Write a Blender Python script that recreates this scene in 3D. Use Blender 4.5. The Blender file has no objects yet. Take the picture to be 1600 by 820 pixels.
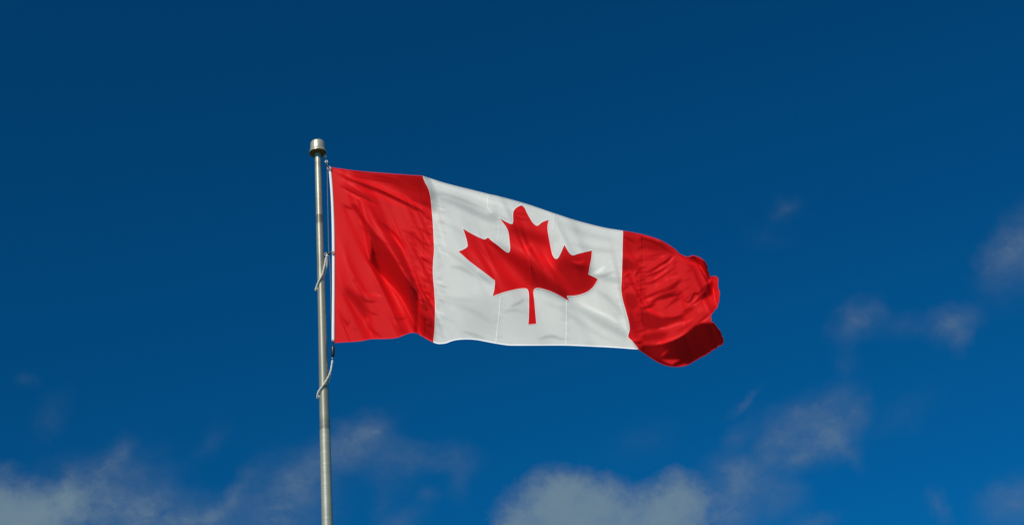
import bpy, bmesh, math, random
import numpy as np
from mathutils import Vector, Matrix
from mathutils.geometry import delaunay_2d_cdt
random.seed(7)
RNG = np.random.default_rng(11)
S = bpy.context.scene
COL = S.collection
rad = math.radians

# ------------------------------------------------------------------ camera
PITCH, ROLL = rad(28.5), None
FPX = 3170.0                       # focal length in photo pixels (1600 wide)
CAM = Vector((0, 0, 1.62))
YP = 16.6                          # distance of the pole along the ground

def axes(roll):
    F = Vector((0, math.cos(PITCH), math.sin(PITCH)))
    R0 = Vector((1, 0, 0)); U0 = R0.cross(F)
    R = R0 * math.cos(roll) + U0 * math.sin(roll)
    return R, R.cross(F), F

def ray(px, py, ax):
    R, U, F = ax
    return F + R * ((px - 800) / FPX) + U * ((410 - py) / FPX)

def hit(px, py, d=0.0, ax=None):
    r = ray(px, py, ax or AX)
    return CAM + r * ((YP - d - CAM.y) / r.y)

lo, hi = -0.3, 0.3                 # the roll of the hand-held camera against the plumb pole
def lean(roll):
    a = axes(roll)
    return hit(496.8, 245, 0, a).x - hit(511.6, 820, 0, a).x
for _ in range(60):
    mid = (lo + hi) / 2
    if (lean(lo) > 0) == (lean(mid) > 0): lo = mid
    else: hi = mid
ROLL = (lo + hi) / 2
AX = axes(ROLL)
cam = bpy.data.cameras.new('camera'); co = bpy.data.objects.new('camera', cam); COL.objects.link(co)
cam.sensor_width = 36; cam.sensor_fit = 'HORIZONTAL'; cam.lens = 36 * FPX / 1600
cam.clip_start = 0.1; cam.clip_end = 20000
R_, U_, F_ = AX
co.matrix_world = Matrix(((R_.x, U_.x, -F_.x, CAM.x), (R_.y, U_.y, -F_.y, CAM.y), (R_.z, U_.z, -F_.z, CAM.z), (0, 0, 0, 1)))
S.camera = co

# ------------------------------------------------------------------ exposure
S.view_settings.view_transform = 'Standard'; S.view_settings.look = 'None'
S.view_settings.exposure = 0.0; S.view_settings.gamma = 1
S.cycles.max_bounces = 8
S.cycles.sample_clamp_indirect = 6

# ------------------------------------------------------------------ sun
SUN_AZ, SUN_EL = rad(26), rad(46)  # to the left of straight behind the camera
SUN = Vector((-math.sin(SUN_AZ) * math.cos(SUN_EL), -math.cos(SUN_AZ) * math.cos(SUN_EL), math.sin(SUN_EL)))
sl = bpy.data.lights.new('sun', 'SUN'); sl.energy = 4.1; sl.angle = rad(0.53); sl.color = (1.0, 0.94, 0.83)
so = bpy.data.objects.new('sun', sl); COL.objects.link(so)
so.rotation_euler = SUN.to_track_quat('Z', 'Y').to_euler(); so.location = (-10, -10, 40)

# ------------------------------------------------------------------ node helpers
class NT:
    def __init__(self, tree): self.t = tree; self.n = tree.nodes; self.l = tree.links
    def node(self, kind, **kw):
        nd = self.n.new(kind)
        for k, v in kw.items(): setattr(nd, k, v)
        return nd
    def put(self, sock, v):
        if isinstance(v, bpy.types.NodeSocket): self.l.new(v, sock)
        elif v is not None: sock.default_value = v
    def math(self, op, a, b=None, c=None, clamp=False):
        nd = self.node('ShaderNodeMath', operation=op, use_clamp=clamp)
        for i, v in enumerate((a, b, c)): self.put(nd.inputs[i], v)
        return nd.outputs[0]
    def vec(self, op, a, b=None, out=0):
        nd = self.node('ShaderNodeVectorMath', operation=op)
        self.put(nd.inputs[0], a)
        if b is not None:
            if op == 'SCALE': self.put(nd.inputs['Scale'], b)
            else: self.put(nd.inputs[1], b)
        return nd.outputs[out]
    def noise(self, v, scale, detail=4, rough=0.55, lac=2.0, dist=0.0):
        nd = self.node('ShaderNodeTexNoise')
        if v is not None: self.put(nd.inputs['Vector'], v)
        for k, x in (('Scale', scale), ('Detail', detail), ('Roughness', rough), ('Lacunarity', lac), ('Distortion', dist)):
            nd.inputs[k].default_value = x
        return nd
    def range(self, v, a, b, c=0.0, d=1.0, smooth=False):
        nd = self.node('ShaderNodeMapRange', interpolation_type='SMOOTHSTEP' if smooth else 'LINEAR')
        self.put(nd.inputs['Value'], v)
        for k, x in (('From Min', a), ('From Max', b), ('To Min', c), ('To Max', d)): nd.inputs[k].default_value = x
        return nd.outputs['Result']
    def mix(self, f, a, b, blend='MIX'):
        nd = self.node('ShaderNodeMix', data_type='RGBA', blend_type=blend)
        self.put(nd.inputs[0], f); self.put(nd.inputs[6], a); self.put(nd.inputs[7], b)
        return nd.outputs[2]

# ------------------------------------------------------------------ sky: clear polarised blue with thin drifting cloud
W = bpy.data.worlds.new('World'); S.world = W; W.use_nodes = True
W.node_tree.nodes.clear(); w = NT(W.node_tree)
sky = w.node('ShaderNodeTexSky', sky_type='NISHITA', sun_disc=False)
sky.sun_elevation = SUN_EL; sky.sun_rotation = math.pi + SUN_AZ
sky.altitude = 100; sky.air_density = 1.0; sky.dust_density = 0.35; sky.ozone_density = 2.2
SKY_STRENGTH = 0.1
SKY_TINT = (0.018, 0.83, 1.46, 1)      # what the polarising filter and the film leave of the sky's blue
tc = w.node('ShaderNodeTexCoord')
d = tc.outputs['Generated']
# a polarising filter darkens the sky most at a right angle to the sun
cg = w.vec('DOT_PRODUCT', d, tuple(SUN), out=1)
c2 = w.math('MULTIPLY', cg, cg)
pol = w.math('DIVIDE', w.math('SUBTRACT', 1.0, c2), w.math('ADD', 1.0, c2))
keep = w.math('MINIMUM', w.math('MULTIPLY_ADD', pol, -0.64, 1.0), 0.70)
skyc = w.mix(1.0, w.vec('SCALE', sky.outputs[0], keep), SKY_TINT, 'MULTIPLY')
# sky coordinates: tangent plane round a fixed bearing (due +Y, 28.5 degrees up), one unit = 1.8 degrees
cz = w.vec('DOT_PRODUCT', d, tuple(F_), out=1)
czm = w.math('MAXIMUM', cz, 0.15)
gx = w.math('MULTIPLY', w.math('DIVIDE', w.vec('DOT_PRODUCT', d, tuple(R_), out=1), czm), FPX / 100)
gy = w.math('MULTIPLY', w.math('DIVIDE', w.vec('DOT_PRODUCT', d, tuple(U_), out=1), czm), FPX / 100)
cmb = w.node('ShaderNodeCombineXYZ'); w.put(cmb.inputs[0], gx); w.put(cmb.inputs[1], gy)
V = cmb.outputs[0]
def warp(v, scale, amp, detail):
    nz = w.noise(v, scale, detail)
    return w.vec('ADD', v, w.vec('SCALE', w.vec('SUBTRACT', nz.outputs['Color'], (0.5, 0.5, 0.5)), amp))
VW = warp(warp(V, 1.3, 0.30, 3), 4.0, 0.26, 7)
def puffs(v, items, grow, gain):
    tot = 0.0
    for (x, y, rx, ry, rot, amt) in items:   # azimuth and height (in hundredths of a unit from the corner), half axes, tilt, amount
        mp = w.node('ShaderNodeMapping', vector_type='TEXTURE'); w.put(mp.inputs['Vector'], v)
        mp.inputs['Location'].default_value = ((x - 800) / 100, (410 - y) / 100, 0)
        mp.inputs['Rotation'].default_value = (0, 0, rad(rot))
        mp.inputs['Scale'].default_value = (rx * grow / 100, ry * grow / 100, 1)
        g = w.node('ShaderNodeTexGradient', gradient_type='QUADRATIC_SPHERE'); w.put(g.inputs[0], mp.outputs[0])
        tot = w.math('MULTIPLY_ADD', g.outputs['Fac'], amt * gain, tot)
    return tot
WISPS = [
    (110, 770, 60, 45, 20, 0.5), (150, 790, 110, 46, 10, 0.45), (300, 808, 120, 30, 10, 0.34), (470, 780, 60, 60, 40, 0.26), (210, 755, 60, 36, 40, 0.22), (112, 742, 20, 20, 0, 0.3), (165, 740, 52, 24, 52, 0.46), (195, 708, 24, 12, 40, 0.3), (8, 733, 22, 12, 0, 0.34), (130, 800, 60, 40, 0, 0.5),
    (225, 805, 60, 34, 15, 0.55), (240, 785, 45, 20, 20, 0.3), (335, 800, 66, 20, 35, 0.45), (375, 758, 50, 15, 52, 0.34), (285, 820, 60, 24, 0, 0.35),
    (545, 693, 62, 26, 28, 0.62), (585, 678, 28, 18, 40, 0.40), (500, 725, 75, 32, 40, 0.36), (455, 745, 38, 44, 60, 0.30), (430, 800, 44, 44, 60, 0.42), (400, 820, 60, 22, 10, 0.3),
    (640, 705, 64, 18, -20, 0.24), (710, 716, 38, 22, -10, 0.20), (716, 750, 18, 26, 0, 0.16), (672, 775, 16, 11, 0, 0.22), (610, 730, 46, 44, 0, 0.12), (598, 790, 18, 34, 0, 0.12), (620, 822, 44, 20, 30, 0.24),
    (1290, 630, 48, 20, 24, 0.30), (1250, 643, 42, 17, 20, 0.22), (1270, 665, 60, 40, 30, 0.22), (1298, 678, 48, 32, 45, 0.52), (1300, 690, 26, 22, 0, 0.32), (1255, 710, 34, 15, 35, 0.48), (1225, 684, 34, 24, 20, 0.34),
    (1332, 648, 34, 12, 45, 0.28), (1327, 702, 12, 24, 35, 0.32), (1164, 628, 28, 7, 38, 0.24), (1150, 680, 22, 14, 45, 0.26), (1190, 665, 34, 24, 0, 0.12), 
    (1150, 735, 36, 28, 0, 0.46), (1200, 715, 60, 26, 42, 0.26), (1205, 690, 46, 22, 40, 0.16), (1345, 660, 30, 12, 50, 0.2), (610, 715, 70, 22, 0, 0.2), (1148, 790, 26, 50, -5, 0.58), (1122, 790, 44, 54, 0, 0.30), (1215, 760, 36, 28, -30, 0.40), (1190, 782, 54, 42, 0, 0.24), (1265, 818, 38, 13, 20, 0.34),
    (1338, 502, 36, 24, 30, 0.46), (1366, 487, 16, 10, 0, 0.22), (1415, 508, 46, 18, 0, 0.15), (1490, 505, 38, 24, 15, 0.50), (1503, 530, 14, 22, -20, 0.38), (1322, 575, 18, 40, 0, 0.09),
    (1608, 368, 66, 36, 40, 0.46), (1575, 392, 48, 30, 48, 0.34), (1592, 422, 62, 40, 30, 0.18), (1540, 412, 14, 26, 0, 0.14),
    (1228, 326, 24, 14, 38, 0.20), (1200, 372, 30, 18, 0, 0.05), (1466, 788, 14, 26, 25, 0.34), (1590, 785, 56, 36, 25, 0.42), (1560, 770, 20, 14, 0, 0.2),
    (45, 592, 18, 14, 0, 0.10), (80, 650, 40, 20, 60, 0.10), (325, 690, 34, 16, 45, 0.10), (1410, 650, 50, 22, 30, 0.08), (1000, 690, 60, 26, 20, 0.05)]
mw = w.node('ShaderNodeMapping'); w.put(mw.inputs['Vector'], VW); mw.inputs['Rotation'].default_value = (0, 0, rad(-35)); mw.inputs['Scale'].default_value = (0.8, 1.3, 1)
fb = w.noise(mw.outputs[0], 2.2, 10, 0.68).outputs['Fac']
dens = w.math('MULTIPLY', puffs(VW, WISPS, 1.85, 1.0), w.range(fb, 0.32, 0.68, 0.42, 1.42))
alpha = w.math('MULTIPLY', w.math('SUBTRACT', 1.0, w.math('EXPONENT', w.math('MULTIPLY', dens, -1.15))), 0.85)
HEAPS = [(888, 812, 104, 76, 0, 1), (852, 805, 66, 52, 20, 0.6), (925, 795, 70, 50, -20, 0.7), (1000, 822, 80, 50, 0, 0.9), (1050, 805, 54, 66, 0, 1), (1070, 768, 30, 34, 30, 0.5), (1095, 800, 40, 50, 0, 0.25), (878, 768, 40, 30, 0, 0.5), (800, 830, 30, 30, 0, 0.6),
         (22, 815, 90, 60, 0, 1), (60, 800, 70, 46, 10, 0.5), (-30, 800, 70, 60, 0, 0.8)]
bump = w.noise(V, 2.4, 10, 0.68).outputs['Fac']
hs = puffs(warp(V, 2.2, 0.34, 8), HEAPS, 1.68, 1.0)
hp = w.math('MULTIPLY_ADD', w.math('SUBTRACT', bump, 0.5), w.range(hs, 0.0, 0.35, 0.0, 0.95), hs)
hp = w.math('MULTIPLY', w.math('MAXIMUM', w.math('SUBTRACT', hp, 0.08), 0.0), -2.7)
heap = w.math('MULTIPLY', w.math('SUBTRACT', 1.0, w.math('EXPONENT', hp)), w.range(bump, 0.32, 0.68, 0.76, 0.90))
alpha = w.math('SUBTRACT', 1.0, w.math('MULTIPLY', w.math('SUBTRACT', 1.0, alpha), w.math('SUBTRACT', 1.0, heap)))
alpha = w.math('MULTIPLY', w.math('MINIMUM', alpha, 0.9), w.math('GREATER_THAN', cz, 0.2))
CLOUD_THIN, CLOUD_THICK = (1.15, 1.72, 2.65, 1), (1.72, 2.50, 3.00, 1)
cc = w.mix(w.range(alpha, 0.25, 0.75), CLOUD_THIN, CLOUD_THICK)
bg = w.node('ShaderNodeBackground'); w.put(bg.inputs[0], w.mix(alpha, skyc, cc)); bg.inputs[1].default_value = SKY_STRENGTH
w.l.new(bg.outputs[0], w.node('ShaderNodeOutputWorld').inputs[0])

# ------------------------------------------------------------------ materials
def material(name):
    m = bpy.data.materials.new(name); m.use_nodes = True; m.node_tree.nodes.clear()
    t = NT(m.node_tree); out = t.node('ShaderNodeOutputMaterial'); b = t.node('ShaderNodeBsdfPrincipled')
    t.l.new(b.outputs[0], out.inputs[0])
    return m, t, b, out

def fabric(name, base, through, trans, rough=0.48, spec=0.35):
    m, t, b, out = material(name)
    tcn = t.node('ShaderNodeTexCoord').outputs['Object']
    n1 = t.noise(tcn, 3.0, 4).outputs['Fac']
    c = t.mix(t.range(n1, 0.3, 0.7, 0.0, 1.0), tuple(x * 0.94 for x in base[:3]) + (1,), tuple(min(1, x * 1.04) for x in base[:3]) + (1,))
    t.put(b.inputs['Base Color'], c)
    b.inputs['Roughness'].default_value = rough; b.inputs['Specular IOR Level'].default_value = spec
    bm_ = t.node('ShaderNodeBump'); bm_.inputs['Strength'].default_value = 0.10; bm_.inputs['Distance'].default_value = 0.004
    t.put(bm_.inputs['Height'], t.noise(tcn, 34.0, 3, 0.6).outputs['Fac'])
    t.l.new(bm_.outputs[0], b.inputs['Normal'])
    tr = t.node('ShaderNodeBsdfTranslucent'); t.put(tr.inputs[0], through)
    mx = t.node('ShaderNodeMixShader'); mx.inputs[0].default_value = trans
    t.l.new(b.outputs[0], mx.inputs[1]); t.l.new(tr.outputs[0], mx.inputs[2]); t.l.new(mx.outputs[0], out.inputs[0])
    return m
RED = fabric('red_nylon', (0.71, 0.008, 0.010, 1), (0.60, 0.002, 0.003, 1), 0.03, 0.55, 0.06)
WHITE = fabric('white_nylon', (0.80, 0.77, 0.69, 1), (0.70, 0.70, 0.66, 1), 0.18, 0.55, 0.15)
HEAD = fabric('white_canvas', (0.92, 0.90, 0.84, 1), (0.7, 0.7, 0.7, 1), 0.03, 0.8, 0.2)

def plain(name, base, rough, metal=0.0, spec=0.5, var=0.15, scale=40.0):
    m, t, b, out = material(name)
    n = t.noise(t.node('ShaderNodeTexCoord').outputs['Object'], scale, 4).outputs['Fac']
    t.put(b.inputs['Base Color'], t.mix(t.range(n, 0.3, 0.7), tuple(x * (1 - var) for x in base) + (1,), tuple(min(1, x * (1 + var)) for x in base) + (1,)))
    b.inputs['Roughness'].default_value = rough; b.inputs['Metallic'].default_value = metal; b.inputs['Specular IOR Level'].default_value = spec
    return m
BEAD = plain('ivory_bead_plastic', (0.88, 0.84, 0.70), 0.42)
BLACK = plain('black_rubber', (0.012, 0.011, 0.010), 0.38)
STEEL = plain('dull_steel', (0.34, 0.31, 0.26), 0.38, 0.85)
ROPE = plain('grey_rope', (0.15, 0.16, 0.20), 0.8, var=0.3, scale=120)
UNDER = plain('shaded_underside', (0.13, 0.10, 0.05), 0.7, var=0.35, scale=30)  # dark brown of shade and ground bounce, put into the base colour

# weathered satin aluminium; ZB lists stained heights on the pole
def pole_material(ZB):
    m, t, b, out = material('weathered_aluminium')
    tcn = t.node('ShaderNodeTexCoord').outputs['Object']
    sep = t.node('ShaderNodeSeparateXYZ'); t.put(sep.inputs[0], tcn); z = sep.outputs[2]
    mp = t.node('ShaderNodeMapping'); t.put(mp.inputs[0], tcn); mp.inputs['Scale'].default_value = (1.2, 1.2, 9)
    rings = t.noise(mp.outputs[0], 4.0, 5, 0.65).outputs['Fac']
    blot = t.noise(tcn, 2.2, 5).outputs['Fac']
    c = t.mix(t.range(rings, 0.3, 0.7), (0.50, 0.45, 0.30, 1), (0.60, 0.54, 0.37, 1))
    c = t.mix(t.range(blot, 0.45, 0.75, 0, 0.25), c, (0.30, 0.28, 0.20, 1))
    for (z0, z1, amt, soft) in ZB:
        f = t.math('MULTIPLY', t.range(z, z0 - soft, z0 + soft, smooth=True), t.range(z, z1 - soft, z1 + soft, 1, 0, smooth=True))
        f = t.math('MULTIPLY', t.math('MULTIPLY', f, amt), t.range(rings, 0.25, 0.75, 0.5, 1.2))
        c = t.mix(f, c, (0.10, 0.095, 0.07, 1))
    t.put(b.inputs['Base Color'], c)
    b.inputs['Metallic'].default_value = 0.50
    t.put(b.inputs['Roughness'], t.range(rings, 0.3, 0.7, 0.31, 0.37))
    bp = t.node('ShaderNodeBump'); bp.inputs['Strength'].default_value = 0.04; bp.inputs['Distance'].default_value = 0.001
    t.put(bp.inputs['Height'], t.noise(mp.outputs[0], 30, 3).outputs['Fac']); t.l.new(bp.outputs[0], b.inputs['Normal'])
    return m

# ------------------------------------------------------------------ object helpers
def link(name, me, mat=None, parent=None, smooth=True):
    o = bpy.data.objects.new(name, me); COL.objects.link(o)
    if mat: me.materials.append(mat)
    if parent: o.parent = parent
    if smooth:
        for p in me.polygons: p.use_smooth = True
    return o
def thing(name, label, cat, loc=(0, 0, 0), group=None):
    o = bpy.data.objects.new(name, None); COL.objects.link(o); o.location = loc
    o.empty_display_size = 0.1
    tag(o, label, cat, group); return o
def tag(o, label, cat, group=None):
    o['label'] = label; o['category'] = cat
    if group: o['group'] = group
def from_data(name, verts, faces, mat, parent=None, origin=Vector((0, 0, 0)), smooth=True):
    me = bpy.data.meshes.new(name)
    me.from_pydata([tuple(Vector(v) - origin) for v in verts], [], faces); me.update()
    bm = bmesh.new(); bm.from_mesh(me); bmesh.ops.recalc_face_normals(bm, faces=bm.faces); bm.to_mesh(me); bm.free()
    return link(name, me, mat, parent, smooth)
def catmull(pts, step, closed=False):
    P = [np.array(p, float) for p in pts]; out = []
    n = len(P); m = n if closed else n - 1
    for i in range(m):
        a = P[(i - 1) % n] if closed or i > 0 else 2 * P[0] - P[1]
        b_, c_ = P[i], P[(i + 1) % n]
        e = P[(i + 2) % n] if closed or i + 2 < n else 2 * P[-1] - P[-2]
        k = max(1, int(math.ceil(np.linalg.norm(c_ - b_) / step)))
        for j in range(k):
            t = j / k
            out.append(0.5 * (2 * b_ + (c_ - a) * t + (2 * a - 5 * b_ + 4 * c_ - e) * t * t + (3 * b_ - a - 3 * c_ + e) * t ** 3))
    if not closed: out.append(P[-1])
    return out
def tube_data(pts, r, sides=8, closed=False):
    pts = [Vector(p) for p in pts]; n = len(pts); vs, fs = [], []
    rr = r if isinstance(r, (list, tuple)) else [r] * n
    for i, p in enumerate(pts):
        a = pts[(i - 1) % n] if closed or i else pts[0]; b_ = pts[(i + 1) % n] if closed or i < n - 1 else pts[-1]
        t = (b_ - a).normalized() if (b_ - a).length > 1e-9 else Vector((0, 0, 1))
        u = t.cross(Vector((0, 1, 0.13))).normalized(); v = t.cross(u)
        for k in range(sides):
            q = 2 * math.pi * k / sides
            vs.append(p + (u * math.cos(q) + v * math.sin(q)) * rr[i])
    for i in range(n if closed else n - 1):
        for k in range(sides):
            a, b_ = i * sides + k, i * sides + (k + 1) % sides
            c_, e = ((i + 1) % n) * sides + (k + 1) % sides, ((i + 1) % n) * sides + k
            fs.append((a, b_, c_, e))
    if not closed:
        fs.append(tuple(range(sides))); fs.append(tuple((n - 1) * sides + k for k in range(sides)))
    return vs, fs
def lathe_data(prof, sides=48, cap=True):
    vs, fs = [], []
    for r, z in prof:
        for k in range(sides):
            q = 2 * math.pi * k / sides; vs.append((r * math.cos(q), r * math.sin(q), z))
    for i in range(len(prof) - 1):
        for k in range(sides):
            fs.append((i * sides + k, i * sides + (k + 1) % sides, (i + 1) * sides + (k + 1) % sides, (i + 1) * sides + k))
    if cap:
        fs.append(tuple(range(sides))[::-1]); fs.append(tuple((len(prof) - 1) * sides + k for k in range(sides)))
    return vs, fs
def sharpen(o, ang=35):
    me = o.data
    bm = bmesh.new(); bm.from_mesh(me)
    for e in bm.edges:
        if len(e.link_faces) == 2 and e.calc_face_angle(0) > rad(ang): e.smooth = False
    bm.to_mesh(me); bm.free()

# ------------------------------------------------------------------ ground (below the picture): mown grass to the horizon
gm, gt, gb, _ = material('mown_grass')
gtc = gt.node('ShaderNodeTexCoord').outputs['Object']
gt.put(gb.inputs['Base Color'], gt.mix(gt.range(gt.noise(gtc, 0.35, 8, 0.65).outputs['Fac'], 0.35, 0.65), (0.045, 0.062, 0.018, 1), (0.10, 0.10, 0.038, 1)))
gb.inputs['Roughness'].default_value = 0.95
gv, gf = [], []
NG = 40
for i in range(NG + 1):
    for j in range(NG + 1):
        fx, fy = (i / NG * 2 - 1), (j / NG * 2 - 1)
        x, y = 6000 * fx ** 3 + 40 * fx, 6000 * fy ** 3 + 40 * fy + YP
        gv.append((x, y, -0.00002 * (x * x + (y - YP) ** 2) ** 0.5))
for i in range(NG):
    for j in range(NG):
        gf.append((i * (NG + 1) + j, (i + 1) * (NG + 1) + j, (i + 1) * (NG + 1) + j + 1, i * (NG + 1) + j + 1))
ground = from_data('ground', gv, gf, gm); ground['kind'] = 'structure'

# ------------------------------------------------------------------ flagpole
XP = hit(496.8, 245).x
def zrow(y, x=None): return hit(x if x is not None else 496.8 + (y - 245) * 14.8 / 575, y).z
def pxm(y): return (hit(505, y) - CAM).dot(F_) / FPX       # metres per photo pixel there
ROWS = [(240, 10.0), (270, 10.2), (300, 10.6), (336, 10.9), (352, 11.2), (420, 11.8), (480, 12.5), (530, 13.4), (600, 14.8), (640, 15.7), (666, 16.2)]
ROWS2 = [(672, 16.7), (720, 17.1), (820, 17.9)]
BASE = Vector((XP, YP, 0))
pole = thing('flagpole', 'tall tapered weathered aluminium flagpole with flared cap on top', 'flagpole', BASE)
prof = [(wd / 2 * pxm(y), zrow(y)) for y, wd in ROWS]
prof2 = [(wd / 2 * pxm(y), zrow(y)) for y, wd in ROWS2]
def pole_r(y):
    ys = [a for a, _ in ROWS + ROWS2]; return float(np.interp(y, ys, [b_ for _, b_ in ROWS + ROWS2])) / 2 * pxm(y)
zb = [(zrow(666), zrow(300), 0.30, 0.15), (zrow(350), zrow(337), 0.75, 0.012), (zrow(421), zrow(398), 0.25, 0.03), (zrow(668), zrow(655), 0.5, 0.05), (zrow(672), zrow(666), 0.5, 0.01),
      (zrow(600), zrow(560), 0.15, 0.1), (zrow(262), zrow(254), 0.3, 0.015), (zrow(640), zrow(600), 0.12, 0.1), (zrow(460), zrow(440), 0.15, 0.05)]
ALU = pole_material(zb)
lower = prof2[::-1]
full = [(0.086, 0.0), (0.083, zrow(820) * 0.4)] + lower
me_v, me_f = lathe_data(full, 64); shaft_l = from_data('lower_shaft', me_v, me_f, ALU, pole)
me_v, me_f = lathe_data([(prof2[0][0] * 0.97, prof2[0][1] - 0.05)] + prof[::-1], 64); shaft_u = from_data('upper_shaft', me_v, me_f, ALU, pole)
z0 = zrow(350); z1 = zrow(337); r0 = pole_r(344)
jr = []
for k in range(5):
    zc = z0 + (z1 - z0) * k / 4
    jr += [(r0 - 0.004, zc - 0.013), (r0 + 0.0016, zc - 0.009), (r0 + 0.0016, zc + 0.009), (r0 - 0.004, zc + 0.013)]
me_v, me_f = lathe_data(jr, 48); joint = from_data('joint_ring', me_v, me_f, ALU, pole); sharpen(joint)
for o in (shaft_l, shaft_u): sharpen(o)
me_v, me_f = lathe_data([(0.24, 0.0), (0.24, 0.015), (0.20, 0.045), (0.11, 0.10), (0.088, 0.13)], 48)
sharpen(from_data('base_collar', me_v, me_f, ALU, pole))
# cap: truncated cone, open below with a dark recessed plate, plus a pulley bracket
zc_ = zrow(239.6); u = pxm(235)
RB, RT, HC = 13.9 * u, 10.3 * u, 17.8 * u / math.cos(rad(32.5))
me_v, me_f = lathe_data([(RB - 0.006, 0.006), (RB - 0.002, 0), (RB, 0.004), (RB - 0.002, 0.012), (RB * 0.62 + RT * 0.38, HC * 0.16), (RB * 0.38 + RT * 0.62, HC * 0.40), (RT + 0.004, HC * 0.86), (RT - 0.002, HC * 0.955), (RT - 0.010, HC * 0.99), (RT - 0.022, HC)], 64)
capo = from_data('pole_cap', me_v, me_f, ALU, pole); capo.location = (0, 0, zc_)
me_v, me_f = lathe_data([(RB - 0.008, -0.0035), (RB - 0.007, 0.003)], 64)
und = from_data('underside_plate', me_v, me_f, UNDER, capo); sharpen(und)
pp = hit(508.4, 244.8) - BASE
me_v, me_f = lathe_data([(0.003, -0.012), (0.012, -0.012), (0.012, -0.006), (0.007, -0.003), (0.007, 0.003), (0.012, 0.006), (0.012, 0.012), (0.003, 0.012)], 20)
pul = from_data('pulley', [(a, c_, b_) for a, b_, c_ in me_v], me_f, HEAD, pole); pul.location = pp
v1, f1 = tube_data([pp + Vector((0, -0.014, -0.004)), pp + Vector((-0.004, -0.014, 0.05))], 0.004, 8)
v2, f2 = tube_data([pp + Vector((0, 0.014, -0.004)), pp + Vector((-0.004, 0.014, 0.05))], 0.004, 8)
from_data('pulley_bracket', v1 + v2, f1 + [tuple(i + len(v1) for i in f) for f in f2], STEEL, pole)

# ------------------------------------------------------------------ flag outline (photo pixels, read on the cloth)
TOP_L = [(517.3, 262.3), (560, 268), (600, 271.3), (640, 274.3), (661, 275.5)]
TOP_W = [(661, 275.5), (680, 282), (700, 288), (740, 298), (763, 303.8), (780, 307.6), (820, 318.5), (866, 334), (900, 345), (930, 353), (950, 357.5), (973, 361)]
END_R = [(973, 361), (1000, 366), (1020, 371.5), (1034, 377), (1046, 384), (1056, 391), (1060, 396), (1064, 398), (1072, 401.5), (1077, 401.8), (1080, 400), (1085, 400), (1095, 404),
         (1103, 412), (1106, 421), (1108, 430), (1110.5, 433.5), (1115, 431.8), (1120, 432), (1121.5, 437), (1121.3, 446), (1124, 461), (1122, 472), (1119.5, 480), (1113, 488),
         (1110.5, 495), (1111, 502.5), (1114.5, 503.6), (1120, 511), (1126.5, 520), (1130, 532), (1129, 536.5), (1122, 541), (1110, 549), (1095, 557.5), (1084, 564), (1075, 569),
         (1062, 572), (1045, 571.3), (1030, 566), (1015, 557), (1005, 550), (997, 544.8)]
BOT_W = [(997, 544.8), (960, 542), (930, 540.5), (884, 538.6), (840, 538.6), (800, 538.6), (788, 537.6), (775, 535.6), (760, 532.8), (745, 530), (730, 529), (715, 529.8), (705, 532), (697, 535), (690, 536), (684, 536), (677.6, 534)]
BOT_L = [(677.6, 534), (668, 529), (658, 523), (652, 519.5), (646, 518.6), (640, 519.2), (632, 522), (620, 526.4), (605, 528), (580, 528.4), (565, 531.4), (545, 533), (522.8, 534.2)]
SEAM_L = [(661, 275.5), (664.5, 285), (669.8, 295), (673.5, 310), (675.4, 330), (677, 350), (678, 370), (678.8, 392), (677.4, 408), (677, 428), (679.5, 459), (680.4, 485), (679.4, 515), (677.6, 534)]
SEAM_R = [(973, 361), (972.3, 384), (972, 404), (970.8, 436), (970.3, 453), (972.5, 468), (976.6, 483), (982, 503), (983.3, 515), (981, 526), (988, 533.5), (997, 544.8)]
HEAD_R = [(517.3, 262.3), (520.4, 300), (522.3, 340), (523, 380), (523.2, 430), (523, 480), (522.8, 534.2)]
HEAD_L = [(513.4, 263.2), (516.3, 300), (518, 340), (518.7, 380), (518.9, 430), (518.7, 480), (518.2, 533.6)]
LEAFC = [(505, 75), (522, 92), (535, 118), (552, 150), (570, 178), (590, 194), (600, 192), (625, 173), (665, 158), (658, 185), (656, 210), (660, 245), (668, 290), (678, 340), (685, 365), (695, 382), (706, 387), (717, 380), (733, 348), (752, 304), (765, 325), (780, 350), (800, 366), (830, 358), (870, 348), (915, 338), (912, 380), (903, 430), (894, 478), (920, 490), (949, 505), (940, 525), (920, 555), (890, 580), (850, 597), (810, 605), (768, 606), (775, 620), (788, 636), (765, 628), (730, 608), (690, 588), (650, 572), (610, 562), (590, 561), (578, 568), (574, 585), (580, 640), (585, 700), (591, 769), (541, 773), (544, 720), (545, 660), (545, 610), (542, 580), (535, 566), (520, 562), (480, 566), (430, 577), (380, 592), (331, 609), (342, 570), (346, 520), (335, 508), (280, 466), (200, 405), (132, 345), (165, 332), (185, 318), (187, 305), (178, 265), (159, 208), (190, 228), (240, 255), (282, 273), (292, 272), (308, 262), (330, 282), (365, 308), (395, 333), (420, 350), (431, 349), (435, 330), (432, 290), (425, 235), (412, 205), (390, 175), (368, 147), (400, 165), (440, 184), (450, 183), (453, 165), (452, 130), (458, 105), (475, 88), (490, 80)]
LEAF = [(680 + x / 3.7286, 300 + y / 3.7286) for x, y in LEAFC]
def corner_smooth(pts, step, limit=58):
    """Closed outline rounded by splines, kept sharp at its points."""
    n = len(pts); P = [np.array(p, float) for p in pts]; cs = []
    for i in range(n):
        a, b_ = P[i] - P[i - 1], P[(i + 1) % n] - P[i]
        if math.degrees(math.acos(max(-1, min(1, a.dot(b_) / np.linalg.norm(a) / np.linalg.norm(b_))))) > limit: cs.append(i)
    out = []
    for q, i in enumerate(cs):
        j = cs[(q + 1) % len(cs)]
        run = [P[(i + k) % n] for k in range(((j - i) % n) + 1)]
        out += catmull(run, step)[:-1]
    return out

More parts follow.
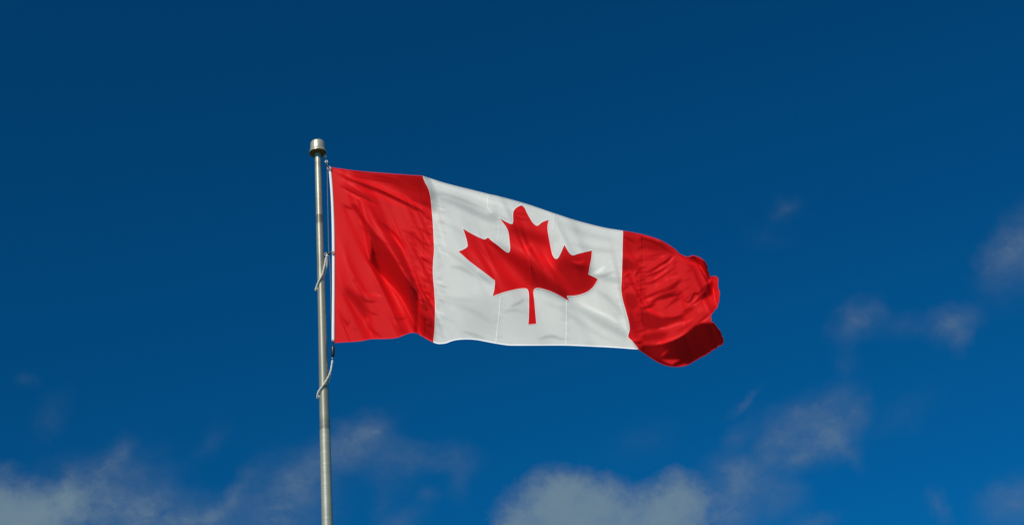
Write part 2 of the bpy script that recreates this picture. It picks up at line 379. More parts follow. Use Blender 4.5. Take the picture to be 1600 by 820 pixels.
# ------------------------------------------------------------------ folds of the cloth: relief solved from a drawn map of light and shade
GX0, GY0, GW, GH = 470, 220, 704, 400
YY, XX = np.mgrid[GY0:GY0 + GH, GX0:GX0 + GW].astype(float)
def blur(a, s):
    if s <= 0: return a
    ky = np.fft.fftfreq(a.shape[0])[:, None]; kx = np.fft.rfftfreq(a.shape[1])[None]
    return np.fft.irfft2(np.fft.rfft2(a) * np.exp(-2 * (math.pi * s) ** 2 * (kx ** 2 + ky ** 2)), a.shape)
def inside(poly, X, Y):
    r = np.zeros(X.shape, bool); n = len(poly)
    for i in range(n):
        x0, y0 = poly[i]; x1, y1 = poly[(i + 1) % n]
        if y0 == y1: continue
        c_ = ((y0 > Y) != (y1 > Y)) & (X < (x1 - x0) * (Y - y0) / (y1 - y0) + x0)
        r ^= c_
    return r
T = np.ones((GH, GW))              # wanted cosine to the sun, 1 = that of the flat cloth
def area(pts, val, soft=3.0):
    global T
    m = np.clip(blur(inside(pts, XX, YY).astype(float), soft), 0, 1)
    T = T * (1 - m) + T * val * m
def crease(pts, width, amt, ends=True):
    width = max(width * 0.9, 1.1); amt = max(amt * 1.4, -0.86)
    _crease(pts, width, amt, ends)
def _crease(pts, width, amt, ends):
    """Soft stroke along a line; amt < 0 turns away from the sun."""
    global T
    pts = catmull(pts, 6) if len(pts) > 2 else [np.array(p, float) for p in pts]
    xs = [p[0] for p in pts]; ys = [p[1] for p in pts]; mg = width * 3 + 2
    a0, a1 = max(0, int(min(xs) - mg - GX0)), min(GW, int(max(xs) + mg - GX0)); b0, b1 = max(0, int(min(ys) - mg - GY0)), min(GH, int(max(ys) + mg - GY0))
    if a1 <= a0 or b1 <= b0: return
    X, Y = XX[b0:b1, a0:a1], YY[b0:b1, a0:a1]; best = np.full(X.shape, 1e9); par = np.zeros(X.shape); n = len(pts) - 1
    for i in range(n):
        p, q = pts[i], pts[i + 1]; dx, dy = q - p; L = dx * dx + dy * dy + 1e-9
        t = np.clip(((X - p[0]) * dx + (Y - p[1]) * dy) / L, 0, 1)
        dd = (X - p[0] - t * dx) ** 2 + (Y - p[1] - t * dy) ** 2
        m = dd < best; best[m] = dd[m]; par[m] = ((i + t) / n)[m]
    k = np.sin(np.pi * np.clip(par, 0, 1)) ** 0.6 if ends else 1.0
    wd = width * (0.35 + 0.65 * k) if ends else width
    T[b0:b1, a0:a1] *= 1 + amt * k * np.exp(-best / (wd * wd + 1e-6))
def L6(*p): return [(500 + x / 5.465, 250 + y / 5.465) for x, y in p]
def L7(*p): return [(500 + x / 5.465, 400 + y / 5.465) for x, y in p]
def R2(*p): return [(940 + x / 3.415, 340 + y / 3.415) for x, y in p]
def W8(*p): return [(660 + x / 5.127, 260 + y / 5.127) for x, y in p]
def W1(*p): return [(660 + x / 4.706, 400 + y / 4.706) for x, y in p]
def C3(*p): return [(680 + x / 3.7286, 300 + y / 3.7286) for x, y in p]
# hoist panel
area(L6((250, 105), (480, 118), (880, 140), (1000, 300), (1000, 455), (900, 420), (740, 300), (600, 215), (430, 150)), 0.74, 2.5)
area(L6((640, 130), (880, 150), (960, 290), (960, 330), (800, 240)), 0.80, 3)
crease(L6((110, 95), (300, 185), (560, 290), (820, 415), (960, 490)), 2.6, -0.42)
crease(L6((110, 78), (330, 168), (500, 225), (720, 330), (960, 445)), 1.4, 0.42)
crease(L6((400, 130), (560, 150), (740, 205)), 1.5, -0.30)
crease(L6((420, 215), (600, 300), (780, 395), (930, 455)), 1.8, -0.35)
crease(L6((150, 110), (420, 160), (640, 200), (880, 290)), 1.6, -0.22)
crease(L6((120, 130), (320, 235), (560, 335), (800, 440)), 2.2, 0.16)
crease(L6((150, 205), (300, 285), (490, 380)), 2.2, -0.36)
crease(L6((230, 215), (330, 270), (450, 345)), 1.4, -0.25)
crease(L6((180, 235), (320, 320), (480, 400)), 1.6, 0.18)
crease(L6((185, 370), (235, 405), (290, 420)), 1.6, -0.34)
crease(L6((260, 385), (300, 385), (345, 450)), 1.4, -0.3)
BAND = L6((262, 378), (300, 395), (400, 525), (480, 635), (560, 730), (620, 815)) + L7((650, 40), (690, 110), (770, 220), (835, 310), (842, 420), (838, 560), (832, 645), (812, 640), (800, 540), (755, 445), (700, 350), (620, 255), (500, 135), (425, 45)) + L6((438, 745), (425, 650), (385, 560), (300, 430))
area(BAND, 0.53, 1.3)
crease(L7((470, 60), (600, 150), (740, 290), (800, 440)), 7, -0.09)
crease(L7((640, 20), (690, 105), (775, 215), (845, 305), (850, 420), (846, 560)), 2.5, 0.06)
crease(L7((420, 60), (500, 160), (610, 270), (690, 370), (745, 460), (785, 560)), 3.5, 0.03)
crease(L6((340, 570), (400, 610), (470, 650), (560, 715), (620, 718)), 1.6, -0.25)
crease(L6((505, 520), (590, 590), (680, 680), (735, 770)), 1.8, -0.36)
crease(L6((490, 560), (600, 650), (700, 760)), 2.5, 0.10)
crease(L6((690, 590), (790, 640), (870, 700), (960, 740)), 2.2, -0.26)
area(L7((200, 250), (260, 290), (350, 350), (390, 440), (410, 545), (370, 520), (300, 420), (230, 340)), 0.66, 3.0)
crease(L7((340, 335), (400, 385), (490, 388)), 1.5, -0.33)
crease(L7((370, 300), (430, 330), (540, 340)), 2.5, 0.13)
crease(L7((150, 430), (190, 520), (230, 590), (260, 540)), 2.0, -0.20)
crease(L7((400, 540), (430, 620), (530, 690)), 2.0, -0.24)
crease(L7((620, 520), (680, 540), (750, 520)), 1.8, -0.18)
crease(L7((640, 580), (680, 640), (700, 690)), 2.0, -0.20)
crease(L7((380, 450), (450, 490), (500, 500)), 1.4, -0.22)
area(L7((840, 440), (900, 500), (985, 560), (975, 728), (840, 660)), 0.72, 3)
for a, b_, c_, e in ((850, 480, 930, 610), (860, 560, 960, 690), (850, 400, 930, 470), (880, 350, 960, 440)):
    crease(L7((a, b_), ((a + c_) / 2 - 8, (b_ + e) / 2 + 8), (c_, e)), 2.0, -0.2)
for k in range(72):                # puckers along the stitched edge of the hoist panel
    if random.random() < 0.35: continue
    y = 298 + k * 3.1 + random.uniform(-2, 2); ln = random.uniform(7, 24); sl_ = random.uniform(0.3, 0.75)
    x = 679 - random.uniform(0, 10)
    crease([(x - ln, y - ln * sl_), (x, y)], random.uniform(0.8, 1.7), random.choice((-1, -1, 0.6)) * random.uniform(0.10, 0.30))
for k in range(22):
    y = 310 + k * 9 + random.uniform(-3, 3); x = 650 + random.uniform(-6, 4)
    crease([(x - 9, y - 5), (x + 4, y + 2)], 1.2, random.uniform(-0.3, -0.08))
for k in range(26):
    x, y = random.uniform(530, 640), random.uniform(330, 520); ln = random.uniform(6, 20)
    crease([(x, y), (x + ln, y + ln * random.uniform(0.2, 0.8))], random.uniform(1.2, 2.5), random.uniform(-0.14, 0.08))
# white panel
area(W8((75, 200), (150, 225), (330, 300), (520, 385), (605, 430), (600, 455), (500, 430), (330, 350), (150, 270)), 0.80, 3)
crease(W8((30, 120), (300, 200), (600, 300), (900, 390)), 4, 0.06)
crease(W8((90, 190), (300, 262), (520, 352)), 3, -0.12)
crease(W8((520, 370), (580, 400), (720, 440)), 5, -0.08)
area(W1((1080, 345), (1200, 395), (1350, 470), (1510, 580), (1500, 605), (1330, 525), (1190, 440)), 0.82, 3.4)
crease(W1((1120, 320), (1250, 390), (1400, 460), (1500, 540)), 3.0, 0.08)
crease(W1((1300, 160), (1380, 170), (1460, 200)), 6, -0.12)
crease(W1((1230, 135), (1290, 115), (1350, 75)), 3, 0.12)
crease(W1((1250, 150), (1330, 145), (1420, 110)), 3, -0.14)
crease(W1((200, 75), (300, 95), (400, 160)), 4, -0.10)
crease(W1((400, 120), (470, 170), (515, 210)), 6, -0.12)
crease(W1((150, 300), (260, 320), (380, 330)), 5, -0.05)
area(W1((270, 330), (400, 300), (540, 330), (540, 600), (320, 580), (280, 480)), 0.93, 8)
crease(W1((280, 545), (380, 580), (470, 610)), 3.5, -0.10)
crease(W1((850, 610), (950, 590), (1050, 620)), 3, -0.13)
crease(W1((640, 370), (700, 350), (760, 310)), 2.5, -0.12)
crease(W1((110, 430), (180, 460), (240, 500)), 2.5, -0.06)
for k in range(38):
    y = 300 + k * 6 + random.uniform(-2, 2); ln = random.uniform(6, 22)
    crease([(681, y), (681 + ln, y + ln * random.uniform(0.25, 0.6))], random.uniform(0.9, 1.6), random.choice((-1, -1, 0.6)) * random.uniform(0.05, 0.17))
for xs, y0, y1 in ((772, 318, 345), (780, 348, 375), (779, 465, 533), (866, 345, 400), (885, 475, 536), (829, 390, 450), (828, 460, 505), (968, 380, 520)):
    for k in range(int((y1 - y0) / 3.4)):
        y = y0 + k * 3.4 + random.uniform(-1, 1); a, b_ = random.uniform(3, 13), random.uniform(3, 13)
        crease([(xs - a, y - a * 0.12), (xs + b_, y + b_ * 0.18)], random.uniform(0.8, 1.3), random.uniform(-0.08, 0.02))
def Q(*p): return [(469 + x / 2.098, 203 + y / 2.098) for x, y in p]
crease(Q((445, 300), (520, 330), (600, 400), (640, 470)), 5, -0.05)
crease(Q((450, 380), (530, 430), (620, 500)), 4, -0.06)
crease(Q((470, 560), (560, 590), (640, 640)), 5, -0.05)
crease(Q((780, 560), (860, 590), (960, 660), (1040, 700)), 5, -0.05)
crease(Q((840, 300), (930, 340), (1050, 365)), 6, -0.06)
crease(Q((880, 370), (960, 390), (1050, 400)), 5, -0.07)
crease(Q((960, 520), (1020, 560), (1070, 620)), 5, -0.08)
crease(Q((660, 600), (700, 590), (745, 600)), 3, -0.07)
# leaf and the fold that runs under it
area(C3((420, 190), (520, 215), (650, 255), (665, 320), (560, 285), (430, 235)), 0.74, 4)
area(C3((330, 290), (430, 345), (540, 400), (620, 470), (720, 545), (800, 606), (760, 625), (640, 572), (560, 545), (470, 440), (380, 360)), 0.56, 5)
crease(C3((440, 300), (560, 350), (680, 440), (800, 540)), 9, 0.10)
area(C3((720, 380), (800, 400), (900, 440), (940, 510), (900, 575), (820, 600), (760, 540), (690, 450)), 0.68, 5)
area(C3((750, 310), (800, 370), (915, 345), (895, 470), (830, 470), (760, 420), (735, 370)), 0.80, 4)
crease(C3((790, 400), (840, 412), (875, 398)), 2.2, 0.35)
crease(C3((780, 420), (850, 440), (895, 430)), 3, -0.2)
crease(C3((200, 330), (330, 430), (480, 530)), 8, 0.06)
crease(C3((510, 330), (540, 320), (560, 305)), 1.5, 0.2)
crease(C3((280, 275), (340, 310), (400, 350)), 2.0, -0.25)
crease(C3((450, 110), (490, 125), (540, 130)), 1.6, -0.15)
crease(C3((450, 140), (490, 155), (550, 165)), 1.6, -0.15)
crease(C3((560, 320), (580, 345), (640, 380)), 1.5, -0.14)
crease(C3((530, 350), (550, 420), (556, 520)), 1.6, 0.12, False)
# fly panel
def off(ox, oy, k=8.2):
    return lambda *p: [(ox + x / k, oy + y / k) for x, y in p]
A_, B_, C_, D_ = off(965, 355), off(1035, 390), off(965, 445), off(1035, 480)
def area_to(pts, val, soft=1.0):
    global T
    m = np.clip(blur(inside(pts, XX, YY).astype(float), soft), 0, 1); T = T * (1 - m) + val * m
FLYPOLY = SEAM_R + END_R[::-1]
area(FLYPOLY, 0.93, 1.5)
area(A_((70, 60), (300, 120), (560, 200), (760, 340), (560, 330), (300, 300), (80, 330)), 0.84, 3)
area(A_((290, 118), (450, 155), (560, 205), (700, 285), (765, 345), (700, 335), (560, 255), (420, 190), (300, 155)), 0.52, 1.0)
area(A_((300, 170), (560, 245), (640, 310), (480, 300), (320, 250)), 0.80, 2)
crease(A_((590, 228), (660, 285), (765, 345)), 1.1, 0.75)
crease(A_((300, 105), (430, 130), (560, 190)), 1.1, 0.25)
crease(A_((75, 105), (140, 150), (250, 205)), 1.6, -0.36)
area(A_((75, 385), (190, 430), (270, 500), (200, 560), (60, 540)), 0.70, 2)
crease(A_((715, 350), (640, 420), (560, 478), (430, 555), (320, 590)), 2.0, -0.48)
crease(A_((730, 375), (630, 455), (540, 525), (430, 590)), 1.5, 0.24)
crease(A_((670, 465), (560, 550), (440, 605), (330, 645)), 1.7, -0.34)
crease(A_((650, 530), (540, 620), (440, 690)), 1.7, 0.22)
crease(A_((630, 590), (520, 660), (420, 715), (300, 725)), 1.7, -0.38)
crease(A_((285, 540), (220, 640)), 1.5, -0.40)
crease(A_((165, 580), (80, 650)), 1.5, -0.32)
crease(A_((160, 560), (85, 620)), 1.2, 0.24)
crease(A_((60, 740), (140, 720), (270, 735)), 1.5, -0.25)
crease(A_((320, 370), (430, 370), (560, 340), (640, 330)), 1.6, -0.22)
crease(A_((320, 410), (400, 410), (480, 390)), 1.3, -0.22)
crease(A_((820, 650), (720, 735), (600, 790)), 1.7, -0.36)
area(B_((340, 108), (395, 82), (530, 135), (597, 220), (617, 345), (582, 405), (548, 330), (490, 225), (420, 155)), 0.42, 0.9)
crease(B_((205, 62), (330, 162), (430, 187), (505, 255), (575, 412)), 1.0, 0.42)
area(B_((560, 452), (640, 388), (655, 460), (632, 575), (500, 645), (478, 622), (540, 540)), 0.46, 1.0)
crease(B_((560, 446), (638, 385)), 0.9, 0.4)
area(B_((640, 400), (700, 370), (720, 600), (690, 700), (560, 790), (420, 800), (520, 650), (640, 580)), 1.12, 2)
crease(B_((675, 370), (690, 450), (700, 560)), 1.0, -0.3)
crease(B_((260, 640), (330, 672), (378, 622), (408, 562), (470, 560), (530, 490), (572, 440)), 1.5, -0.55)
crease(B_((350, 722), (430, 665), (485, 600), (560, 540)), 1.5, -0.38)
crease(B_((370, 690), (430, 630), (480, 590)), 1.1, 0.28)
crease(B_((-60, 640), (0, 625), (100, 590), (200, 568), (275, 515)), 2.4, -0.52)
crease(B_((-40, 560), (20, 535), (130, 490), (200, 430), (265, 375)), 1.8, -0.40)
crease(B_((-40, 430), (50, 380), (120, 345), (250, 340)), 3.0, 0.08)
crease(B_((0, 210), (70, 150), (135, 80)), 1.6, -0.40)
crease(B_((20, 215), (90, 150), (150, 90)), 1.1, 0.2)
crease(B_((50, 330), (120, 260), (190, 210)), 1.5, -0.18)
crease(B_((0, 770), (120, 690), (260, 610)), 1.4, -0.22)
crease(B_((240, 812), (330, 765), (420, 735)), 1.6, -0.38)
crease(B_((300, 700), (420, 700), (520, 640)), 1.3, 0.18)
area(C_((90, 108), (255, 118), (270, 280), (180, 325), (112, 250)), 0.72, 1.8)
crease(C_((285, 305), (380, 287), (490, 240)), 2.0, -0.52)
crease(C_((300, 290), (330, 260), (350, 250)), 1.0, 0.25)
crease(C_((400, 260), (480, 200), (560, 150), (680, 110), (800, 60)), 2.4, -0.44)
crease(C_((285, 178), (400, 142), (520, 92), (640, 30)), 1.8, -0.42)
crease(C_((290, 215), (400, 190), (470, 160)), 1.6, 0.18)
crease(C_((50, 90), (100, 30), (180, 5)), 1.5, -0.25)
area(C_((310, 335), (420, 362), (560, 422), (700, 424), (830, 388), (860, 440), (690, 490), (510, 570), (360, 570), (285, 450)), 0.62, 1.5)
area(C_((140, 330), (290, 330), (300, 560), (200, 600), (150, 500)), 0.80, 3)
crease(C_((290, 302), (420, 322), (530, 375), (620, 408)), 1.2, 0.22)
crease(C_((830, 85), (760, 165), (640, 262)), 1.5, -0.30)
crease(C_((530, 565), (660, 540), (830, 468)), 1.8, 0.16)
crease(C_((500, 590), (540, 560), (620, 545)), 1.3, 0.2)
area(C_((330, 640), (500, 600), (660, 612), (570, 692), (380, 722), (290, 702)), 0.66, 2)
crease(C_((200, 722), (270, 742), (340, 722)), 1.6, -0.52)
crease(C_((140, 655), (200, 708), (310, 676)), 1.5, 0.18)
crease(C_((280, 772), (400, 782), (560, 742), (700, 692), (830, 648)), 1.7, 0.45)
crease(D_((-10, 462), (160, 402), (290, 332), (410, 236)), 1.5, 0.45)
crease(D_((-20, 130), (140, 140), (260, 100), (410, 20)), 1.7, -0.40)
crease(D_((430, 215), (530, 140), (620, 60)), 1.4, -0.32)
crease(D_((470, 205), (560, 160), (620, 110)), 1.6, 0.2)
crease(D_((150, 320), (280, 260), (400, 190)), 1.4, -0.20)
crease(D_((120, 240), (300, 190), (420, 120)), 1.5, 0.15)
for k in range(44):                # puckers beside the inner stitch line of the fly
    y = 372 + k * 3.4 + random.uniform(-1.5, 1.5); a, b_ = random.uniform(4, 9), random.uniform(4, 12)
    crease([(1001 - a, y + a * 0.35), (1001 + b_, y - b_ * 0.3)], random.uniform(0.8, 1.3), random.uniform(-0.36, 0.08))
for k in range(26):
    x, y = random.uniform(1010, 1080), random.uniform(400, 500); ln = random.uniform(8, 22)
    crease([(x, y), (x + ln, y - ln * random.uniform(0.3, 0.7))], random.uniform(0.9, 1.6), random.uniform(-0.20, 0.12))
CURL = D_((-260, 492), (-130, 486), (0, 468), (160, 408), (290, 338), (405, 240), (500, 205), (610, 202), (662, 186), (740, 230), (830, 430), (700, 560), (330, 790), (0, 790), (-260, 640))
area_to(CURL, 0.10, 1.0)
area_to(D_((-300, 500), (-20, 480), (60, 520), (0, 640), (-60, 700), (-300, 600)), 0.42, 3)
area_to(D_((110, 560), (420, 320), (600, 260), (660, 400), (420, 620), (200, 680)), 0.03, 5)
crease(D_((-20, 625), (50, 570), (110, 525)), 1.8, 2.0)
area_to(D_((-30, 668), (235, 668), (120, 735)), 0.95, 0.6)
area_to(D_((165, 745), (280, 718), (335, 722), (270, 765)), 0.85, 0.7)
crease(D_((-120, 640), (-30, 690), (60, 730)), 1.2, -0.6)

# relief by linear slope inversion, refined a few times; units: photo pixels towards the viewer
st, sx, su = -SUN.y, SUN.x, SUN.z
TE = math.tan(rad(28)); KAP = 0.88
a_, b2 = -sx, (su + TE * st) * KAP
ky = 2 * math.pi * np.fft.fftfreq(GH)[:, None]; kx = 2 * math.pi * np.fft.rfftfreq(GW)[None]
dirk = a_ * kx + b2 * ky
K2 = kx ** 2 + ky ** 2
FLAGPOLY = HEAD_L + BOT_L[::-1] + BOT_W[::-1] + END_R[::-1] + TOP_W[::-1] + TOP_L[::-1]
MASK = np.clip(blur(inside(FLAGPOLY, XX, YY).astype(float), 3) * 1.6, 0, 1)
H = 9 * np.sin((XX - 520) / 88 + (YY - 400) / 160) * np.clip((XX - 522) / 200, 0, 1)
def shade(h):
    hy, hx = np.gradient(h); dz = -hy * KAP
    nx, nt, nz = -hx, 1 - TE * dz, -dz
    return (nx * sx + nt * st + nz * su) / np.sqrt(nx * nx + nt * nt + nz * nz) / st
T = np.clip(T, 0.02, 1.22)
TW = T ** 2.3
WM = np.clip(blur(inside(TOP_W + SEAM_R + BOT_W + SEAM_L[::-1], XX, YY).astype(float), 1.5), 0, 1)
T = T ** 2.0 * (1 - WM) + TW * WM
for it in range(14):
    r = np.clip((T - shade(H)) * st, -0.6, 0.6) * MASK
    Rk = np.fft.rfft2(r)
    D = Rk * (-1j * dirk) / (dirk ** 2 + 0.03 * K2 + 0.0003)
    H = H + 0.55 * np.fft.irfft2(D, H.shape)
# (sun-ward slopes were counted with y downwards: r = a dh/dx + b dh/dy)
H = H * np.clip((XX - 519) / 22, 0, 1)
H = blur(H, 0.6)
ERR = np.abs((T - shade(H)) * MASK).mean() / MASK.mean()
print('relief', round(float(H.min()), 1), round(float(H.max()), 1), 'err', round(float(ERR), 3))
UPX = pxm(400)
def relief(x, y):
    fx, fy = min(max(x - GX0, 0), GW - 1.001), min(max(y - GY0, 0), GH - 1.001)
    i, j = int(fx), int(fy); u_, v_ = fx - i, fy - j
    return float((H[j, i] * (1 - u_) + H[j, i + 1] * u_) * (1 - v_) + (H[j + 1, i] * (1 - u_) + H[j + 1, i + 1] * u_) * v_)
def cloth(x, y, lift=0.0): return hit(x, y, relief(x, y) * UPX + lift)

# ------------------------------------------------------------------ flag
FO = hit(522, 398)
flag = thing('flag', 'red and white flag with a red maple leaf blowing from the pole', 'flag', FO)
STEP = 1.3
def sheet(name, loops, mat, parent, holes=()):
    """Triangulated cloth panel inside loops[0], left open over holes."""
    pts, edges = [], []
    for lp in [loops] + list(holes):
        b0 = len(pts); pts += [Vector((float(p[0]), float(p[1]))) for p in lp]
        edges += [(b0 + i, b0 + (i + 1) % len(lp)) for i in range(len(lp))]
    bx = np.array([p[:] for p in pts]); x0, y0 = bx.min(0); x1, y1 = bx.max(0)
    gx_, gy_ = np.meshgrid(np.arange(x0 + 0.4, x1, STEP), np.arange(y0 + 0.4, y1, STEP))
    gx_[1::2] += STEP / 2
    ok = inside([tuple(p) for p in loops], gx_, gy_)
    for h in holes: ok &= ~inside([tuple(p) for p in h], gx_, gy_)
    gp = np.stack([gx_[ok], gy_[ok]], 1)
    keep = np.ones(len(gp), bool)
    for p in bx:
        keep &= ((gp - p) ** 2).sum(1) > 0.7
    pts += [Vector((float(p[0]), float(p[1]))) for p in gp[keep]]
    res = delaunay_2d_cdt(pts, edges, [], 0, 1e-4)
    vs, fs = res[0], res[2]
    cen = np.array([[sum(vs[i][0] for i in f) / len(f), sum(vs[i][1] for i in f) / len(f)] for f in fs])
    ok = inside([tuple(p) for p in loops], cen[:, 0], cen[:, 1])
    for h in holes: ok &= ~inside([tuple(p) for p in h], cen[:, 0], cen[:, 1])
    fs = [tuple(f) for f, k in zip(fs, ok) if k]
    return from_data(name, [cloth(v[0], v[1]) for v in vs], fs, mat, parent, FO)
def rib(name, pts, r, mat, parent, lift=0.0, closed=False, sides=8):
    v_, f_ = tube_data([cloth(p[0], p[1], lift) for p in pts], r, sides, closed)
    return from_data(name, v_, f_, mat, parent, FO)
cT_L, cT_W, cE, cB_W, cB_L = [catmull(p, 1.6) for p in (TOP_L, TOP_W, END_R, BOT_W, BOT_L)]
for k, p in enumerate(cE):         # the fly end is frayed
    if p[0] > 1095 and 405 < p[1] < 558: cE[k] = p + RNG.normal(0, 0.5, 2) + np.array((0.25 * math.sin(k * 0.83), 0.3 * math.sin(k * 0.37 + 1)))
cS_L, cS_R, cH_R, cH_L = [catmull(p, 1.6) for p in (SEAM_L, SEAM_R, HEAD_R, HEAD_L)]
cLF = corner_smooth(LEAF, 1.4)
hoist = sheet('red_panel', cT_L[:-1] + cS_L[:-1] + cB_L[:-1] + cH_R[::-1][:-1], RED, flag)
whitep = sheet('white_panel', cT_W[:-1] + cS_R[:-1] + cB_W[:-1] + cS_L[::-1][:-1], WHITE, flag, [cLF])
fly = sheet('red_panel', cE[:-1] + cS_R[::-1][:-1], RED, flag)
leaf = sheet('maple_leaf', cLF, RED, flag)
hoist['label'] = 'red panel beside the pole with long diagonal folds'
fly['label'] = 'red panel at the flapping outer end, curled and frayed'
# heading: a flat sleeve with thickness
hl = [hit(x, y, 0.006) for x, y in cH_L]; hr = [cloth(x, y, 0.006) for x, y in cH_R]
hl2 = [hit(x, y, -0.008) for x, y in cH_L]; hr2 = [hit(x, y, -0.008) for x, y in cH_R]
def resample(a, n):
    A = np.array([v[:] for v in a]); s = np.r_[0, np.cumsum(np.linalg.norm(np.diff(A, axis=0), axis=1))]
    t = np.linspace(0, s[-1], n); return [Vector([float(np.interp(q, s, A[:, k])) for k in range(3)]) for q in t]
NH = 120
loops4 = [resample(x, NH) for x in (hl, hr, hr2, hl2)]
hv = []; hf = []
for i in range(NH):
    a, b_, c_, e = [l[i] for l in loops4]
    m = (a + b_) / 2 + Vector((0, -0.006, 0))
    hv += [a, m, b_, c_, (c_ + e) / 2, e]
for i in range(NH - 1):
    for k in range(6): hf.append((i * 6 + k, i * 6 + (k + 1) % 6, (i + 1) * 6 + (k + 1) % 6, (i + 1) * 6 + k))
hf += [(0, 1, 2, 3, 4, 5), tuple((NH - 1) * 6 + k for k in range(6))]
heading = from_data('heading', hv, hf, HEAD, flag, FO)
for gy_ in (264.5, 394.5, 531.5):
    gx0 = float(np.interp(gy_, [p[1] for p in HEAD_L], [p[0] for p in HEAD_L])) + 2.1
    c_ = hit(gx0, gy_, 0.016)
    ring = [c_ + Vector((math.cos(q) * 0.009, 0, math.sin(q) * 0.009)) for q in np.linspace(0, 2 * math.pi, 20, endpoint=False)]
    v_, f_ = tube_data(ring, 0.003, 6, True); from_data('grommet', v_, f_, STEEL, heading, FO)
# hems and seams: narrow doubled strips of cloth, their lower edge standing a little proud
def strip(name, pts, wd, mat, parent, tilt=0.003, lift=0.0016, closed=False, out=0.0):
    P = [np.array(p, float) for p in pts]; n = len(P); vs, fs = [], []
    for i in range(n):
        a = P[(i - 1) % n] if closed or i else P[0]; b_ = P[(i + 1) % n] if closed or i < n - 1 else P[-1]
        t = b_ - a; t /= np.linalg.norm(t) + 1e-9; nr = np.array((-t[1], t[0]))
        for q in (-1, 0, 1):
            o_ = nr * (q * wd / 2 + out)
            vs.append(cloth(P[i][0] + o_[0], P[i][1] + o_[1], lift + tilt * q * nr[1] + (0.0008 if q == 0 else 0)))
    for i in range(n if closed else n - 1):
        j = (i + 1) % n
        for k in range(2): fs.append((i * 3 + k, i * 3 + k + 1, j * 3 + k + 1, j * 3 + k))
    return from_data(name, vs, fs, mat, parent, FO)
strip('hem', cT_L, 1.5, RED, hoist, 0.001, 0.001); strip('hem', cB_L, 1.9, RED, hoist, 0.0045)
strip('hem', cT_W, 1.1, WHITE, whitep, 0.0012); strip('hem', cB_W, 1.7, HEAD, whitep, 0.003)
strip('hem', cE, 1.4, RED, fly, 0.001, 0.001)
strip('seam', cS_L, 1.1, HEAD, whitep, 0.001); strip('seam', cS_R, 1.0, HEAD, whitep, 0.001)
strip('stitched_edge_halo', cLF, 0.8, HEAD, leaf, 0.0008, 0.0014, True)  # pale strip round the leaf: stitching plus an added sharpening halo
for pts in ([(763, 304.5), (761.5, 318), (763, 326), (769, 334)], [(779, 353), (778.6, 365), (777, 378)], [(782, 463), (780, 490), (777, 515), (775, 535)],
            [(866.5, 335), (864.5, 348), (863.5, 360)], [(885.3, 469), (885, 500), (884.3, 538)]):
    strip('seam', catmull(pts, 2), 1.5 if pts[0][1] > 400 else 0.9, HEAD, whitep, 0.001)
strip('seam', catmull([(828.5, 384), (829, 410), (829.5, 450)], 2), 1.2, RED, leaf, 0.001)
strip('seam', catmull([(1001, 367), (1001.5, 400), (1000, 440), (1000, 470), (1003, 500), (1006, 525)], 2), 1.6, RED, fly, 0.0)
strip('seam', catmull([(651, 275.5), (657, 300), (660, 340), (661, 380), (661, 420), (664, 470), (663, 500), (662, 524)], 2), 1.6, RED, hoist, 0.0)

# ------------------------------------------------------------------ halyard and fittings
def spline3(pts, step): return [Vector(p) for p in catmull(pts, step)]
hy_pts = [(508.6, 246.5, 0.0), (510.4, 253, 0.005), (511.2, 262, 0.008), (511.8, 300, 0.008), (512.8, 350, 0.008), (513.6, 390, 0.008), (515.2, 410, 0.004), (516.8, 450, 0.0), (517.6, 490, -0.004), (518.4, 520, -0.004), (519.6, 536, 0.0)]
rp = spline3([hit(x, y, q)[:] for x, y, q in hy_pts], 0.02)
v_, f_ = tube_data(rp, 0.0034, 8)
ho = hit(512, 350); halyard = from_data('halyard', [p - ho for p in v_], f_, ROPE); halyard.location = ho
tag(halyard, 'thin grey rope hanging between the pole and the white flag edge', 'rope')

def snap_hook(px, py, ex, ey, label):
    """Metal swivel hook: eye, body, curved gate hooked into the flag's grommet."""
    o = hit(px, py, 0.012)
    t = thing('snap_hook', label, 'snap hook', o, 'snap hooks holding the flag')
    e = hit(ex, ey, 0.02) - o
    L_ = e.length; dr = e.normalized(); sd = dr.cross(Vector((0, 1, 0))).normalized()
    v_, f_ = tube_data([Vector() - dr * 0.02, Vector(), dr * L_ * 0.35, dr * L_ * 0.5], [0.006, 0.010, 0.010, 0.006], 12)
    from_data('body', v_, f_, BLACK, t)
    arc = [dr * L_ * (0.5 + 0.5 * math.sin(q * 0.5)) + sd * 0.016 * math.sin(q) for q in np.linspace(0, 2 * math.pi * 0.85, 22)]
    v_, f_ = tube_data(arc, 0.0045, 8); from_data('hook', v_, f_, STEEL, t)
    eye = [-dr * 0.03 + dr * 0.012 * math.cos(q) + sd * 0.012 * math.sin(q) for q in np.linspace(0, 2 * math.pi, 18, endpoint=False)]
    v_, f_ = tube_data(eye, 0.004, 8, True); from_data('eye', v_, f_, STEEL, t)
    return t
snap_hook(511.6, 256.5, 514.6, 263.6, 'small dark snap hook at the top corner of the flag, under the pole cap')
snap_hook(513.6, 396.0, 520.8, 394.6, 'small dark snap hook halfway down the white flag edge, above the upper bead loop')

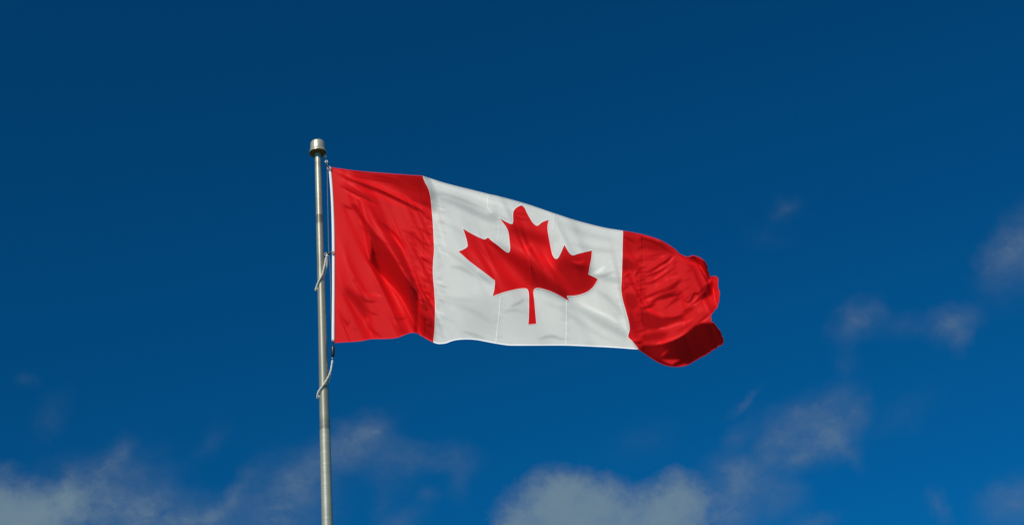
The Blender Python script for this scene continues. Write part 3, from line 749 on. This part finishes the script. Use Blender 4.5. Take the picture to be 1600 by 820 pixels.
wo = hit(520.2, 549)
cw = thing('counterweight', 'small black cylinder weight hanging under the lower flag corner', 'weight', wo)
hz = 7.4 * UPX / 0.9
me_v, me_f = lathe_data([(0.006, -hz - 0.004), (0.014, -hz), (0.0168, -hz + 0.008), (0.0168, hz - 0.008), (0.014, hz), (0.006, hz + 0.004)], 28)
cyl = from_data('body', me_v, me_f, BLACK, cw); cyl.rotation_euler = (0, rad(3), 0)
v_, f_ = tube_data([Vector((0.002, 0, hz)), hit(520.9, 538) - wo, hit(521.0, 533) - wo, hit(520.4, 531) - wo], [0.007, 0.005, 0.005, 0.004], 10)
from_data('neck', v_, f_, BLACK, cw)
v_, f_ = tube_data([Vector((-0.002, 0, -hz)), hit(519.2, 560) - wo, hit(519.3, 564) - wo], 0.0045, 8)
from_data('link', v_, f_, STEEL, cw)

BR = 0.0092
def sphere_mesh():
    bm = bmesh.new(); bmesh.ops.create_uvsphere(bm, u_segments=14, v_segments=9, radius=BR)
    for v in bm.verts: v.co.z *= 0.8
    me = bpy.data.meshes.new('bead'); bm.to_mesh(me); bm.free()
    me.materials.append(BEAD)
    for p in me.polygons: p.use_smooth = True
    return me
BEADM = sphere_mesh()
def bead_loop(front, back, label):
    """Loop of beads round the pole: front run and rear run, each (px, py, depth in pole radii)."""
    pts = []
    for seq in (front, back):
        for x, y, q in seq: pts.append(hit(x, y, q * (pole_r(y) + BR * 1.25)))
    cv = [Vector(p) for p in catmull([p[:] for p in pts], 0.004, True)]
    # keep the cord off the pole's surface
    for k, p in enumerate(cv):
        v = Vector((p.x - XP, p.y - YP)); zz = p.z
        rmin = float(np.interp(zz, [b_ for _, b_ in (full + prof[::-1])], [a for a, _ in (full + prof[::-1])])) + BR * 1.04
        if v.length < rmin: v = v.normalized() * rmin; cv[k] = Vector((XP + v.x, YP + v.y, zz))
    t = thing('bead_loop', label, 'bead loop', cv[0], 'ivory bead loops round the pole')
    v_, f_ = tube_data([p - cv[0] for p in cv], 0.0026, 6, True); from_data('cord', v_, f_, BEAD, t)
    pitch = BR * 1.55; acc = pitch
    for k in range(1, len(cv)):
        acc += (cv[k] - cv[k - 1]).length
        if acc >= pitch:
            acc = 0
            o = bpy.data.objects.new('bead', BEADM); COL.objects.link(o); o.parent = t; o.location = cv[k] - cv[0]
            dr = (cv[k] - cv[k - 1]).normalized(); o.rotation_euler = dr.to_track_quat('Z', 'Y').to_euler()
    return t
bead_loop([(511.5, 398.5, 0.35), (508.8, 405, 0.6), (507, 415, 0.9), (503, 429.5, 1.0), (497.5, 440, 0.9), (494.4, 448, 0.6)],
          [(493.2, 453, 0.0), (494.6, 452.5, -0.6), (499, 446, -1.0), (505, 434, -1.0), (509.2, 422, -0.8), (511.2, 408, -0.2)],
          'ivory bead loop slung round the pole beside the middle of the flag')
bead_loop([(519.3, 564, 0.2), (518, 572, 0.5), (516, 581, 0.8), (511, 592, 1.0), (504.5, 602, 1.0), (499, 609, 0.85), (496.4, 615, 0.5)],
          [(496.0, 621, 0.0), (497.6, 620, -0.6), (503, 614, -1.0), (510, 604, -1.0), (514.4, 592, -0.9), (517.2, 577, -0.3)],
          'ivory bead loop slung round the pole below the flag and black weight')
